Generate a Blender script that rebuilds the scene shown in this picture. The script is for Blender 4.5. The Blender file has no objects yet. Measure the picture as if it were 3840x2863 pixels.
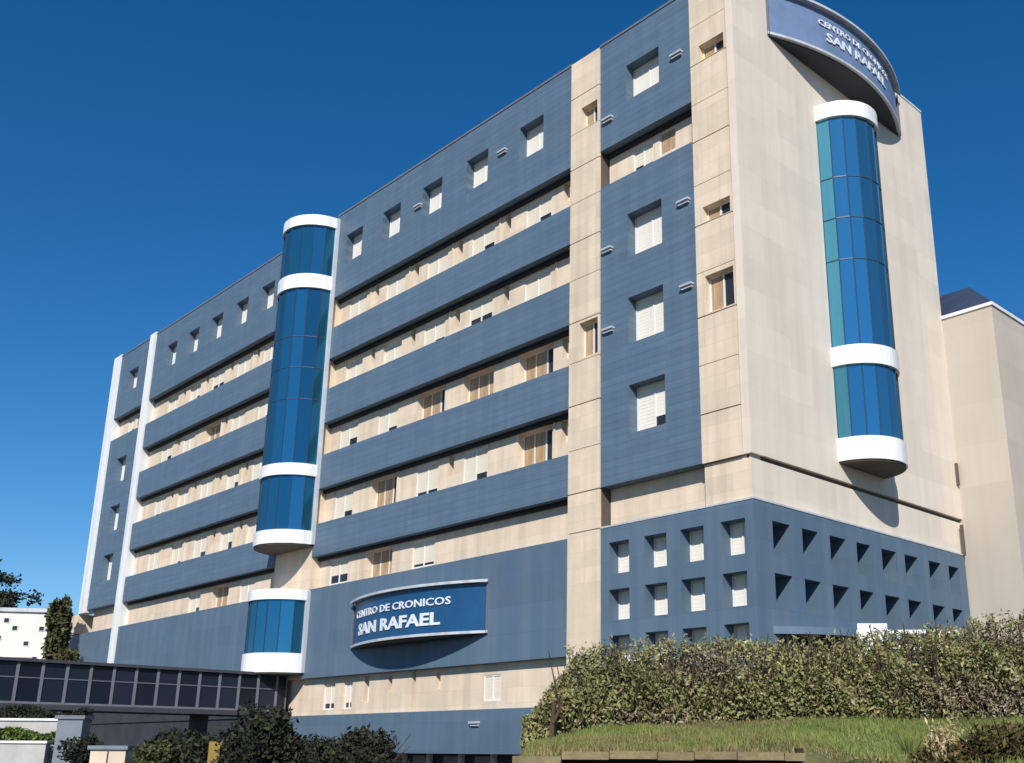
import bpy, bmesh, math, random
import numpy as np
from mathutils import Matrix, Vector
random.seed(7); rng = np.random.default_rng(11)
PI = math.pi
scene = bpy.context.scene
COL = scene.collection

# ---------------------------------------------------------------- camera
cam_d = bpy.data.cameras.new('camera'); cam = bpy.data.objects.new('camera', cam_d); COL.objects.link(cam)
cam_d.sensor_width = 36.0; cam_d.lens = 36.69
cam_d.shift_x = -0.0637; cam_d.shift_y = 0.0527
cam_d.clip_start = 0.1; cam_d.clip_end = 4000
CAM = Vector((18.295, -25.026, 0.0))
R_ = Matrix(((0.69584, 0.20393, 0.68863), (0.71817, -0.20557, -0.66481), (0.00598, 0.95716, -0.28950)))
cam.matrix_world = Matrix.Translation(CAM) @ R_.to_4x4()
scene.camera = cam
FW = Vector((-0.7195, 0.6946, 0)); RT = Vector((0.6946, 0.7195, 0))
def G(s, d, z=0.0):                      # ground coordinates: s metres to the right of the photographer's path, d ahead
    return Vector((CAM.x, CAM.y, 0)) + RT * s + FW * d + Vector((0, 0, z))

# ---------------------------------------------------------------- light
SUN = Vector((0.86, -1.0, 0.92)).normalized()          # towards the sun
world = bpy.data.worlds.new('World'); scene.world = world; world.use_nodes = True
nt = world.node_tree; bg = nt.nodes['Background']
sky = nt.nodes.new('ShaderNodeTexSky'); sky.sky_type = 'NISHITA'; sky.sun_disc = False
sky.sun_elevation = math.asin(SUN.z); sky.sun_rotation = math.atan2(SUN.x, SUN.y)
sky.altitude = 900; sky.air_density = 1.0; sky.dust_density = 0.15; sky.ozone_density = 4.0
hs = nt.nodes.new('ShaderNodeHueSaturation'); hs.inputs['Saturation'].default_value = 1.31
nt.links.new(sky.outputs[0], hs.inputs['Color']); nt.links.new(hs.outputs[0], bg.inputs[0]); bg.inputs[1].default_value = 0.104
sd = bpy.data.lights.new('sun', 'SUN'); sd.energy = 4.9; sd.angle = math.radians(0.55); sd.color = (1.0, 0.955, 0.88)
so = bpy.data.objects.new('sun', sd); COL.objects.link(so)
so.rotation_euler = SUN.to_track_quat('Z', 'Y').to_euler()
scene.view_settings.view_transform = 'Standard'; scene.view_settings.look = 'None'
scene.view_settings.gamma = 1.0; scene.view_settings.exposure = 0.12
scene.view_settings.use_curve_mapping = False

# ---------------------------------------------------------------- materials
def mat(name, base, rough=0.7, var=0.0, vscale=1.0, bump=0.0, bscale=8.0, metal=0.0, spec=0.4, stretch=(1, 1, 1),
        island=None, joints=None, dirt=None):
    m = bpy.data.materials.new(name); m.use_nodes = True
    t = m.node_tree; b = t.nodes['Principled BSDF']
    b.inputs['Roughness'].default_value = rough; b.inputs['Metallic'].default_value = metal
    b.inputs['Specular IOR Level'].default_value = spec
    tc = t.nodes.new('ShaderNodeTexCoord'); mp = t.nodes.new('ShaderNodeMapping'); mp.inputs['Scale'].default_value = stretch
    t.links.new(tc.outputs['Object'], mp.inputs[0])
    rgb = t.nodes.new('ShaderNodeRGB'); rgb.outputs[0].default_value = (*base, 1); out = rgb.outputs[0]
    if island:                                          # per-leaf / per-tuft colours
        g = t.nodes.new('ShaderNodeNewGeometry'); cr = t.nodes.new('ShaderNodeValToRGB')
        t.links.new(g.outputs['Random Per Island'], cr.inputs[0])
        els = cr.color_ramp.elements
        for i, c in enumerate(island):
            e = els[i] if i < 2 else els.new(i / (len(island) - 1))
            e.position = i / (len(island) - 1); e.color = (*c, 1)
        out = cr.outputs[0]
    if var:
        n = t.nodes.new('ShaderNodeTexNoise'); n.inputs['Scale'].default_value = vscale; n.inputs['Detail'].default_value = 6
        n.inputs['Roughness'].default_value = 0.65
        t.links.new(mp.outputs[0], n.inputs['Vector'])
        mr = t.nodes.new('ShaderNodeMapRange'); mr.inputs[1].default_value = 0.3; mr.inputs[2].default_value = 0.7
        mr.inputs[3].default_value = 1 - var; mr.inputs[4].default_value = 1 + var
        t.links.new(n.outputs['Fac'], mr.inputs[0])
        mx = t.nodes.new('ShaderNodeVectorMath'); mx.operation = 'SCALE'
        t.links.new(out, mx.inputs[0]); t.links.new(mr.outputs[0], mx.inputs['Scale']); out = mx.outputs[0]
    if dirt:                                            # rain streaks: long vertical noise
        mp2 = t.nodes.new('ShaderNodeMapping'); mp2.inputs['Scale'].default_value = (2.2, 2.2, 0.09)
        t.links.new(tc.outputs['Object'], mp2.inputs[0])
        n = t.nodes.new('ShaderNodeTexNoise'); n.inputs['Scale'].default_value = 1.0; n.inputs['Detail'].default_value = 5
        t.links.new(mp2.outputs[0], n.inputs['Vector'])
        mr = t.nodes.new('ShaderNodeMapRange'); mr.inputs[1].default_value = 0.42; mr.inputs[2].default_value = 0.72
        t.links.new(n.outputs['Fac'], mr.inputs[0])
        ml = t.nodes.new('ShaderNodeMath'); ml.operation = 'MULTIPLY'; ml.inputs[1].default_value = dirt[1]
        t.links.new(mr.outputs[0], ml.inputs[0])
        mx = t.nodes.new('ShaderNodeMix'); mx.data_type = 'RGBA'
        t.links.new(ml.outputs[0], mx.inputs[0]); t.links.new(out, mx.inputs[6]); mx.inputs[7].default_value = (*dirt[0], 1)
        out = mx.outputs[2]
    hgt = None
    if joints:                                          # fine panel seams: (width, height, strength, axis)
        jw, jh, js, ax = joints
        sp = t.nodes.new('ShaderNodeSeparateXYZ'); t.links.new(tc.outputs['Object'], sp.inputs[0])
        cb = t.nodes.new('ShaderNodeCombineXYZ')
        t.links.new(sp.outputs[0], cb.inputs[0]); t.links.new(sp.outputs[2], cb.inputs[1])
        bk = t.nodes.new('ShaderNodeTexBrick'); bk.offset = 0.5
        bk.inputs['Scale'].default_value = 1.0; bk.inputs['Brick Width'].default_value = jw; bk.inputs['Row Height'].default_value = jh
        bk.inputs['Mortar Size'].default_value = 0.012; bk.inputs['Mortar Smooth'].default_value = 0.3
        bk.inputs['Color1'].default_value = (1.05,) * 3 + (1,); bk.inputs['Color2'].default_value = (0.94,) * 3 + (1,)
        bk.inputs['Mortar'].default_value = (1 - js,) * 3 + (1,)
        t.links.new(cb.outputs[0], bk.inputs['Vector'])
        mx = t.nodes.new('ShaderNodeVectorMath'); mx.operation = 'MULTIPLY'
        t.links.new(out, mx.inputs[0]); t.links.new(bk.outputs['Color'], mx.inputs[1]); out = mx.outputs[0]
        hgt = bk.outputs['Fac']
    t.links.new(out, b.inputs['Base Color'])
    if bump:
        n = t.nodes.new('ShaderNodeTexNoise'); n.inputs['Scale'].default_value = bscale; n.inputs['Detail'].default_value = 4
        t.links.new(mp.outputs[0], n.inputs['Vector'])
        bp = t.nodes.new('ShaderNodeBump'); bp.inputs['Strength'].default_value = bump; bp.inputs['Distance'].default_value = 0.03
        t.links.new(n.outputs['Fac'], bp.inputs['Height']); nrm = bp.outputs[0]
        t.links.new(nrm, b.inputs['Normal'])
    return m

M = {}
M['blue'] = mat('blue_cladding', (0.094, 0.148, 0.210), 0.5, 0.10, 0.5, 0.10, 30, spec=0.35, stretch=(1, 1, 9), joints=(3.3, 0.275, 0.24, 0), dirt=((0.16, 0.21, 0.26), 0.25))
M['bluepod'] = mat('slate_blue_cladding', (0.088, 0.140, 0.200), 0.55, 0.06, 0.7, 0.08, 20, spec=0.3, joints=(3.3, 1.02, 0.12, 0), dirt=((0.19, 0.23, 0.27), 0.25))
M['cream'] = mat('cream_render', (0.69, 0.565, 0.435), 0.85, 0.08, 0.8, 0.15, 25, spec=0.2, joints=(1.65, 0.55, 0.09, 0), dirt=((0.40, 0.33, 0.25), 0.42))
M['creamwall'] = mat('pale_stone_wall', (0.68, 0.60, 0.51), 0.85, 0.06, 0.35, 0.12, 25, spec=0.2, joints=(2.4, 1.1, 0.045, 0), dirt=((0.48, 0.41, 0.34), 0.28))
M['annex'] = mat('annex_render', (0.50, 0.445, 0.38), 0.9, 0.05, 0.3, 0.1, 20, spec=0.15, joints=(4.0, 1.67, 0.05, 0), dirt=((0.44, 0.38, 0.31), 0.3))
M['white'] = mat('white_metal', (0.80, 0.80, 0.80), 0.4, 0.04, 2.0, spec=0.45, dirt=((0.42, 0.42, 0.41), 0.45))
M['whiteframe'] = mat('white_window_frame', (0.72, 0.71, 0.68), 0.45)
M['blind'] = mat('cream_roller_blind', (0.70, 0.62, 0.50), 0.75, 0.06, 1.5, dirt=((0.5, 0.42, 0.32), 0.3))
M['blind2'] = mat('pale_roller_blind', (0.76, 0.71, 0.63), 0.7, 0.05, 1.5, dirt=((0.55, 0.5, 0.42), 0.25))
M['curtain'] = mat('brown_curtain', (0.40, 0.27, 0.16), 0.9, 0.35, 3.0, stretch=(6, 6, 0.3))
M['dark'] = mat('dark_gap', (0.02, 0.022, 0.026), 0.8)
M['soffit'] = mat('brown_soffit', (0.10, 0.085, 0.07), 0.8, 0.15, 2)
M['roof'] = mat('roof_membrane', (0.16, 0.16, 0.17), 0.9, 0.15, 0.8)
M['slate'] = mat('dark_slate_roof', (0.03, 0.045, 0.085), 0.6, 0.2, 2)
M['shade'] = mat('dark_grey_shade', (0.035, 0.038, 0.045), 0.7, 0.25, 1.2)  # shade under podium and footbridge put into a dark base colour
M['door'] = mat('pinkish_brown_door', (0.30, 0.20, 0.16), 0.6, 0.15, 2)
M['grey'] = mat('grey_concrete', (0.17, 0.20, 0.235), 0.85, 0.12, 1.5, 0.2, 20)
M['post'] = mat('grey_post_paint', (0.15, 0.155, 0.185), 0.5, 0.1, 3)
M['baymullion'] = mat('blue_mullion', (0.03, 0.06, 0.10), 0.4)
M['deck'] = mat('dark_deck', (0.045, 0.045, 0.06), 0.7, 0.2, 2)
M['asphalt'] = mat('asphalt', (0.05, 0.05, 0.052), 0.9, 0.25, 0.7, 0.4, 60)
M['soil'] = mat('dry_earth_and_grass', (0.115, 0.115, 0.045), 0.95, 0.4, 2.2, 0.8, 12)
M['cap'] = mat('ochre_stone_cap', (0.20, 0.165, 0.085), 0.9, 0.3, 4, 0.5, 20)
M['brownwall'] = mat('dark_brown_wall', (0.028, 0.018, 0.012), 0.9, 0.4, 4, 0.5, 15)
M['bark'] = mat('bark', (0.07, 0.045, 0.03), 0.95, 0.35, 5, 0.8, 15, stretch=(1, 1, 0.3))
M['signblue'] = mat('sign_blue_face', (0.010, 0.065, 0.165), 0.35, 0.12, 0.8, spec=0.5)
M['signpale'] = mat('pale_blue_sign_face', (0.15, 0.21, 0.34), 0.35, 0.15, 0.8, spec=0.5)
M['letter'] = mat('pale_letters', (0.66, 0.70, 0.76), 0.5)
M['signlip'] = mat('sign_lip', (0.50, 0.53, 0.56), 0.4, 0.10, 2, dirt=((0.3, 0.3, 0.3), 0.5))
M['whitehouse'] = mat('whitewash', (0.72, 0.68, 0.62), 0.9, 0.12, 0.6)
M['yellow'] = mat('yellow_paint', (0.24, 0.16, 0.025), 0.5, 0.12, 2)
M['pinkwall'] = mat('pale_terrace_wall', (0.42, 0.40, 0.39), 0.9, 0.15, 1.2, 0.2, 15)
M['hill'] = mat('wooded_hill', (0.045, 0.045, 0.03), 0.95, 0.4, 0.15, 0.8, 1.0)
M['hedge'] = mat('hedge_leaves', (1, 1, 1), 0.6, 0.38, 0.9, spec=0.3, island=[(0.05, 0.06, 0.016), (0.29, 0.26, 0.10), (0.15, 0.16, 0.05), (0.26, 0.26, 0.11), (0.10, 0.12, 0.035), (0.33, 0.30, 0.15), (0.18, 0.13, 0.06), (0.20, 0.22, 0.09)])
M['hedgebrown'] = mat('hedge_dry_leaves', (1, 1, 1), 0.7, 0.3, 1.0, spec=0.2, island=[(0.24, 0.18, 0.12), (0.15, 0.11, 0.07), (0.34, 0.28, 0.20), (0.17, 0.16, 0.08)])
M['grass'] = mat('grass_blades', (1, 1, 1), 0.7, 0.35, 1.2, spec=0.2, island=[(0.08, 0.12, 0.022), (0.16, 0.20, 0.045), (0.20, 0.22, 0.07), (0.10, 0.16, 0.03), (0.24, 0.22, 0.09)])
M['drygrass'] = mat('dry_grass_blades', (1, 1, 1), 0.8, 0.3, 1.2, spec=0.2, island=[(0.22, 0.17, 0.07), (0.15, 0.13, 0.05), (0.30, 0.23, 0.11), (0.12, 0.13, 0.04)])
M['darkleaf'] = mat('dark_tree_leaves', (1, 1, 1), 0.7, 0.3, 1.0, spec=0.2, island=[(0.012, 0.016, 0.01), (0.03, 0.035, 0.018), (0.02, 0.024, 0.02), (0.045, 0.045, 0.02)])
M['treeleaf'] = mat('tree_leaves', (1, 1, 1), 0.8, 0.3, 0.6, spec=0.15, island=[(0.035, 0.05, 0.02), (0.10, 0.105, 0.04), (0.06, 0.07, 0.03), (0.09, 0.07, 0.03)])
M['brightleaf'] = mat('bright_bush_leaves', (1, 1, 1), 0.7, 0.3, 1.0, spec=0.2, island=[(0.05, 0.10, 0.015), (0.14, 0.20, 0.04), (0.10, 0.13, 0.03), (0.03, 0.05, 0.015)])
M['straw'] = mat('straw_plumes', (1, 1, 1), 0.8, 0.2, 1.0, spec=0.2, island=[(0.45, 0.36, 0.19), (0.30, 0.22, 0.10), (0.55, 0.46, 0.28)])
M['dry'] = mat('dry_leaves', (1, 1, 1), 0.8, 0.3, 1.0, spec=0.2, island=[(0.05, 0.035, 0.015), (0.13, 0.10, 0.035), (0.03, 0.03, 0.012), (0.18, 0.14, 0.05)])
def glassmat(name, tint, metal, rough, streak=0.0, bscale=0.6, spec=0.5):
    m = bpy.data.materials.new(name); m.use_nodes = True; t = m.node_tree; b = t.nodes['Principled BSDF']
    b.inputs['Roughness'].default_value = rough; b.inputs['Metallic'].default_value = metal
    b.inputs['Specular IOR Level'].default_value = spec
    tc = t.nodes.new('ShaderNodeTexCoord'); n = t.nodes.new('ShaderNodeTexNoise'); n.inputs['Scale'].default_value = bscale; n.inputs['Detail'].default_value = 3
    mp = t.nodes.new('ShaderNodeMapping'); mp.inputs['Scale'].default_value = (1, 1, 0.35)
    t.links.new(tc.outputs['Object'], mp.inputs[0]); t.links.new(mp.outputs[0], n.inputs['Vector'])
    oi = t.nodes.new('ShaderNodeObjectInfo')
    cr = t.nodes.new('ShaderNodeMapRange'); cr.inputs[3].default_value = 1 - streak; cr.inputs[4].default_value = 1 + streak
    t.links.new(oi.outputs['Random'], cr.inputs[0])
    rgb = t.nodes.new('ShaderNodeRGB'); rgb.outputs[0].default_value = (*tint, 1)
    vm = t.nodes.new('ShaderNodeVectorMath'); vm.operation = 'SCALE'
    t.links.new(rgb.outputs[0], vm.inputs[0]); t.links.new(cr.outputs[0], vm.inputs['Scale']); t.links.new(vm.outputs[0], b.inputs['Base Color'])
    bp = t.nodes.new('ShaderNodeBump'); bp.inputs['Strength'].default_value = 0.12; bp.inputs['Distance'].default_value = 0.05
    t.links.new(n.outputs['Fac'], bp.inputs['Height']); t.links.new(bp.outputs[0], b.inputs['Normal'])
    return m
M['bayglass'] = glassmat('blue_bay_glass', (0.025, 0.16, 0.28), 0.7, 0.07, 0.22)
M['bayglass2'] = glassmat('cyan_bay_glass', (0.09, 0.36, 0.52), 0.85, 0.05, 0.18, 0.3)
M['glass'] = glassmat('dark_window_glass', (0.025, 0.028, 0.032), 0.0, 0.08, 0.3)
M['bridgeglass'] = glassmat('dark_bridge_glass', (0.012, 0.016, 0.03), 0.0, 0.25, 0.4, spec=0.25)

# ---------------------------------------------------------------- mesh helpers
class MB:
    """collects faces; coordinates are (u, d, z): along the wall, inward from it, up"""
    def __init__(s): s.v = []; s.f = []
    def quad(s, a, b, c, d):
        i = len(s.v); s.v += [a, b, c, d]; s.f.append((i, i + 1, i + 2, i + 3)); return s
    def box(s, u0, u1, d0, d1, z0, z1):
        i = len(s.v)
        s.v += [(u0, d0, z0), (u1, d0, z0), (u1, d1, z0), (u0, d1, z0), (u0, d0, z1), (u1, d0, z1), (u1, d1, z1), (u0, d1, z1)]
        s.f += [(i, i + 3, i + 2, i + 1), (i + 4, i + 5, i + 6, i + 7), (i, i + 1, i + 5, i + 4), (i + 1, i + 2, i + 6, i + 5), (i + 2, i + 3, i + 7, i + 6), (i + 3, i, i + 4, i + 7)]
        return s
    def holed(s, u0, u1, z0, z1, holes, d0, d1, dn=None):
        """a wall slab front at d0, back at d1, with rectangular niches dn deep (u0,u1,z0,z1)"""
        us = sorted({u0, u1, *[h[0] for h in holes], *[h[1] for h in holes]})
        zs = sorted({z0, z1, *[h[2] for h in holes], *[h[3] for h in holes]})
        for a, b in zip(us, us[1:]):
            for c, e in zip(zs, zs[1:]):
                mu, mz = (a + b) / 2, (c + e) / 2
                if any(h[0] < mu < h[1] and h[2] < mz < h[3] for h in holes): continue
                s.quad((a, d0, c), (b, d0, c), (b, d0, e), (a, d0, e))
        for h in holes:
            a, b, c, e = h; k = dn if dn is not None else d1
            s.quad((a, d0, c), (a, d0, e), (a, k, e), (a, k, c)); s.quad((b, d0, e), (b, d0, c), (b, k, c), (b, k, e))
            s.quad((a, d0, c), (a, k, c), (b, k, c), (b, d0, c)); s.quad((a, d0, e), (b, d0, e), (b, k, e), (a, k, e))
        s.quad((u0, d0, z0), (u0, d0, z1), (u0, d1, z1), (u0, d1, z0)); s.quad((u1, d0, z1), (u1, d0, z0), (u1, d1, z0), (u1, d1, z1))
        s.quad((u0, d0, z0), (u0, d1, z0), (u1, d1, z0), (u1, d0, z0)); s.quad((u0, d0, z1), (u1, d0, z1), (u1, d1, z1), (u0, d1, z1))
        return s
    def prism(s, pts, z0, z1):
        """closed plan outline extruded up"""
        n = len(pts); i = len(s.v)
        s.v += [(x, y, z0) for x, y in pts] + [(x, y, z1) for x, y in pts]
        s.f.append(tuple(i + k for k in range(n))[::-1]); s.f.append(tuple(i + n + k for k in range(n)))
        for k in range(n): s.f.append((i + k, i + (k + 1) % n, i + n + (k + 1) % n, i + n + k))
        return s
    def tube(s, a, b, r0, r1=None, n=8, cap=True):
        r1 = r0 if r1 is None else r1
        a, b = Vector(a), Vector(b); ax = (b - a).normalized(); q = ax.orthogonal().normalized(); w = ax.cross(q); i = len(s.v)
        for c, r in ((a, r0), (b, r1)):
            for k in range(n): t = 2 * PI * k / n; s.v.append(tuple(c + (q * math.cos(t) + w * math.sin(t)) * r))
        for k in range(n): s.f.append((i + k, i + (k + 1) % n, i + n + (k + 1) % n, i + n + k))
        if cap: s.f.append(tuple(i + n + k for k in range(n))); s.f.append(tuple(i + k for k in range(n))[::-1])
        return s
    def mesh(s, name, m):
        me = bpy.data.meshes.new(name); me.from_pydata(s.v, [], s.f); me.materials.append(m)
        bm = bmesh.new(); bm.from_mesh(me); bmesh.ops.recalc_face_normals(bm, faces=bm.faces); bm.to_mesh(me); bm.free()
        return me
    def build(s, name, m, parent=None, rot=0.0, loc=(0, 0, 0)):
        return link(name, s.mesh(name, m), parent, loc, rot)
def link(name, me, parent=None, loc=(0, 0, 0), rot=0.0):
    o = bpy.data.objects.new(name, me); COL.objects.link(o)
    o.location = loc; o.rotation_euler = (0, 0, rot)
    if parent: o.parent = parent
    return o
def tag(o, label=None, cat=None, group=None, kind=None):
    if label: o['label'] = label
    if cat: o['category'] = cat
    if group: o['group'] = group
    if kind: o['kind'] = kind
    return o
def thing(name, label, cat, loc=(0, 0, 0), group=None, rot=0.0):
    o = bpy.data.objects.new(name, None); COL.objects.link(o); o.location = loc; o.rotation_euler = (0, 0, rot); o.empty_display_size = 0.3
    return tag(o, label, cat, group)
def leaves(name, P, size, m, parent=None, aspect=2.2, up=0.0, droop=None):
    """one rhombic leaf per point, random orientation"""
    n = len(P); a = rng.normal(size=(n, 3)); a[:, 2] += up; a /= np.linalg.norm(a, axis=1)[:, None]
    b = np.cross(a, rng.normal(size=(n, 3))); b /= np.linalg.norm(b, axis=1)[:, None]
    sz = (size * (0.6 + 0.8 * rng.random(n)))[:, None]
    V = np.empty((n, 4, 3)); V[:, 0] = P - a * sz * 0.5; V[:, 1] = P + b * sz * 0.5 / aspect; V[:, 2] = P + a * sz * 0.5; V[:, 3] = P - b * sz * 0.5 / aspect
    me = bpy.data.meshes.new(name); me.vertices.add(n * 4); me.vertices.foreach_set('co', V.ravel())
    me.loops.add(n * 4); me.loops.foreach_set('vertex_index', np.arange(n * 4, dtype=np.int32))
    me.polygons.add(n); me.polygons.foreach_set('loop_start', np.arange(0, n * 4, 4, dtype=np.int32)); me.polygons.foreach_set('loop_total', np.full(n, 4, dtype=np.int32))
    me.update(); me.validate(); me.materials.append(m)
    return link(name, me, parent)

LEFT, RIGHT = 0.0, PI / 2        # street front along x (faces -y); end wall along y (faces +x)

# ---------------------------------------------------------------- ground
g = MB(); g.quad((-900, -500, -1.7), (900, -500, -1.7), (900, 1300, -1.7), (-900, 1300, -1.7))
tag(g.build('ground', M['asphalt']), kind='structure')

# ---------------------------------------------------------------- hospital
H = thing('hospital_building', 'tall cream hospital block with blue cladding bands and rounded glass bays', 'building', (0, 0, -1.7))
HZ = 1.7                                            # children sit in the parent's space
def part(mb, name, m, rot=LEFT, parent=None): return mb.build(name, m, parent or H, rot, (0, 0, HZ))
BD = [(18.70, 20.35), (15.35, 17.10), (12.02, 13.70), (8.72, 10.28)]
STR = [(20.35, 22.05), (17.10, 18.70), (13.70, 15.35), (10.28, 12.02), (7.18, 8.72)]
TOP = (22.05, 26.70)
RD = 0.50                                           # depth of the recessed window strips
# body of the building behind all the facings
part(MB().box(-55.6, -1.0, 1.0, 13.5, -1.7, 26.3), 'wall', M['creamwall'])
part(MB().box(-55.5, -0.3, 0.7, 13.3, 26.3, 26.42), 'roof', M['roof'])

# --- window pieces, shared meshes
_wc = {}
def wmesh(key, fn):
    if key not in _wc: _wc[key] = fn()
    return _wc[key]
def window(u0, u1, z0, z1, d, rot=LEFT, kind='blind', drop=None, panes=2, bm='blind2', half=False, solo=False):
    """frame with panes and roller blinds, front of frame at depth d"""
    w, h = round(u1 - u0, 2), round(z1 - z0, 2); t = 0.055
    def fr():
        m = MB(); m.box(-w / 2, w / 2, 0, 0.07, 0, t).box(-w / 2, w / 2, 0, 0.07, h - t, h)
        m.box(-w / 2, -w / 2 + t, 0, 0.07, t, h - t).box(w / 2 - t, w / 2, 0, 0.07, t, h - t)
        for k in range(1, panes):
            x = -w / 2 + w * k / panes; m.box(x - t / 2, x + t / 2, 0.003, 0.067, t, h - t)
        return m.mesh('frame', M['whiteframe'])
    c = Vector(((u0 + u1) / 2, d, z0 + HZ))
    if rot: c = Vector((-d, (u0 + u1) / 2, z0 + HZ))
    f = link('window', wmesh(('f', w, h, panes), fr), H, c, rot)
    pw = (w - 2 * t) / panes
    for k in range(panes):
        x0 = -w / 2 + t + k * (w - 2 * t) / panes
        pm = wmesh(('p', round(pw, 3), h), lambda: MB().box(0, pw, 0.045, 0.06, t, h - t).mesh('pane', M['glass']))
        link('pane', pm, f, (x0, 0, 0))
        if kind == 'none': continue
        if kind == 'curtain':
            if k == panes - 1 and panes > 1 and (solo or random.random() < 0.75): continue
            cm = wmesh(('c', round(pw, 3), h), lambda: MB().box(0.01, pw - 0.03, 0.025, 0.04, t, h - t).mesh('curtain', M['curtain']))
            link('curtain', cm, f, (x0, 0, 0)); continue
        r = drop if drop is not None else random.choice([1.0, 1.0, 0.96, 0.92, 0.86, 0.8, 1.0, 0.7])
        if half and k == 0: r = 1.0
        hh = round((h - 2 * t) * r, 2)
        def bl():
            m = MB(); y0 = h - t - hh; n = max(2, int(hh / 0.12))
            for i in range(n):
                a = y0 + hh * i / n; b = y0 + hh * (i + 1) / n; i0 = len(m.v)
                m.v += [(0.01, 0.026, a), (pw - 0.01, 0.026, a), (pw - 0.01, 0.03, b), (0.01, 0.03, b)]; m.f.append((i0, i0 + 1, i0 + 2, i0 + 3))
                m.quad((0.01, 0.03, b), (pw - 0.01, 0.03, b), (pw - 0.01, 0.026, b + 0.0005), (0.01, 0.026, b + 0.0005))
            return m.mesh('blind', M[bm])
        link('blind', wmesh(('b', round(pw, 3), h, hh, bm), bl), f, (x0, 0, 0))
    return f

# --- long bands on the street front
def holes_row(cs, w, z0, z1): return [(c - w / 2, c + w / 2, z0, z1) for c in cs]
MIDC = [-10.5, -14.1, -17.4, -20.7, -24.0]
LEFC = [-45.6, -42.4, -39.2, -36.0, -32.9, -29.9]
def seg(u0, u1, cs, curt):
    tw = holes_row(cs, 1.5, 23.68, 25.28)
    part(MB().holed(u0, u1, TOP[0], TOP[1], tw, 0.0, 0.9, 0.50), 'cladding_band', M['blue'])
    for h in tw: window(*h, 0.42, drop=random.choice([1.0, 0.8, 0.9]), bm='blind2', half=True)
    part(MB().box(u0 - 0.02, u1 + 0.02, -0.03, 0.62, 26.70, 26.80), 'coping', M['post'])
    for z0, z1 in BD: part(MB().box(u0, u1, 0.0, 0.6, z0, z1), 'cladding_band', M['blue'])
    for r, (z0, z1) in enumerate(STR):
        hs = []
        for k, c in enumerate(cs):
            if r == 4 and k not in (3, 4, 2): continue
            big = (r, k) in curt
            if big: hs.append((c - 1.0, c + 1.0, z0 + 0.12, z1 - 0.16, 'curtain', 3))
            else:
                hs.append((c - 0.78, c + 0.78, z0 + 0.16, z1 - 0.22, 'blind', 2))
            x = c + 1.68
            if x < u1 - 0.25 and x > u0 and z0 > 8 and random.random() < 0.75 and not ((r, k - 1) in curt and k): hs.append((x - 0.17, x + 0.17, z1 - 1.05, z1 - 0.16, 'slot', 1))
        part(MB().holed(u0, u1, z0, z1, [h[:4] for h in hs], RD, 1.0, RD + 0.36), 'window_strip', M['cream'])
        part(MB().box(u0 + 0.02, u1 - 0.02, RD - 0.16, RD - 0.003, z1 - 0.15, z1 - 0.003), 'band_shade_strip', M['dark'])  # dark strip added to deepen the shade under the blue band
        for h in hs:
            if h[4] == 'curtain': window(*h[:4], RD + 0.30, kind='curtain', panes=3)
            elif h[4] == 'slot': window(*h[:4], RD + 0.26, kind='none', panes=1)
            else: window(*h[:4], RD + 0.03 if random.random() < 0.7 else RD + 0.12, bm='blind', drop=random.choice([1, 0.9, 0.8, 0.66]), half=random.random() < 0.6)
        # slim ducts and shutter boxes breaking up the strip between windows
        for c in cs:
            if random.random() < 0.35 and z0 > 8:
                x = c + 1.15
                if x < u1 - 0.3: part(MB().box(x - 0.05, x + 0.05, RD - 0.05, RD - 0.002, z0 + 0.05, z1 - 0.05), 'downpipe', M['cream'])
seg(-25.7, -8.06, MIDC, {(2, 0), (2, 1), (2, 2), (3, 0), (3, 3), (4, 3)})
seg(-48.4, -29.3, LEFC, {(3, 5), (4, 3), (1, 2)})

# --- wings at both ends of the front: narrow blue panels with four windows
for (a, b, c) in ((-6.44, -1.92, -4.24), (-54.34, -49.4, -51.8)):
    tw = [(c - 0.83, c + 0.83, 23.6, 25.15)]
    part(MB().holed(a, b, 22.02, 26.7, tw, 0.0, 0.9, 0.50), 'cladding_band', M['blue'])
    window(*tw[0], 0.42, drop=0.95, bm='blind2')
    hs = [(c - 0.83, c + 0.83, z, z + 1.75) for z in (17.05, 13.72, 10.42)]
    part(MB().holed(a, b, 8.76, 20.42, hs, 0.0, 0.9, 0.50), 'cladding_panel', M['blue'])
    for h in hs: window(*h, 0.42, drop=random.choice([0.72, 0.85, 0.95]), bm='blind2', half=True)
    hs = [(c - 0.95, c + 0.05, 20.7, 21.85), (c + 0.35, c + 1.15, 20.9, 21.85)]
    part(MB().holed(a, b, 20.42, 22.02, hs, RD, 0.85, RD + 0.2), 'window_strip', M['cream'])
    part(MB().box(a + 0.02, b - 0.02, RD - 0.16, RD - 0.003, 21.88, 22.017), 'band_shade_strip', M['dark'])  # added dark strip again, painted shade below the top band
    window(*hs[0], RD + 0.04, bm='blind', panes=2); window(*hs[1], RD + 0.04, kind='curtain', panes=1)
    part(MB().box(a - 0.02, b + 0.02, -0.03, 0.62, 26.70, 26.80), 'coping', M['post'])
    part(MB().box(a, b, RD, 0.6, 7.32, 8.76), 'window_strip', M['cream'])
# small pale floodlight hoods on the blue wing panel
hood = MB(); hood.box(-0.26, 0.26, -0.16, 0.0, 0.0, 0.07).box(-0.22, 0.22, -0.10, -0.001, -0.09, -0.001)
hm = hood.mesh('vent_hood', M['signlip'])
for x, z in ((-2.5, 24.25), (-2.35, 18.2), (-2.3, 15.0), (-6.0, 23.2), (-6.05, 17.7), (-6.0, 14.5), (-12.9, 0.95), (-18.4, 24.4), (-13.9 + 1.6, 24.6)):
    link('vent_hood', hm, H, (x, 0, z + HZ))

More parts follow.
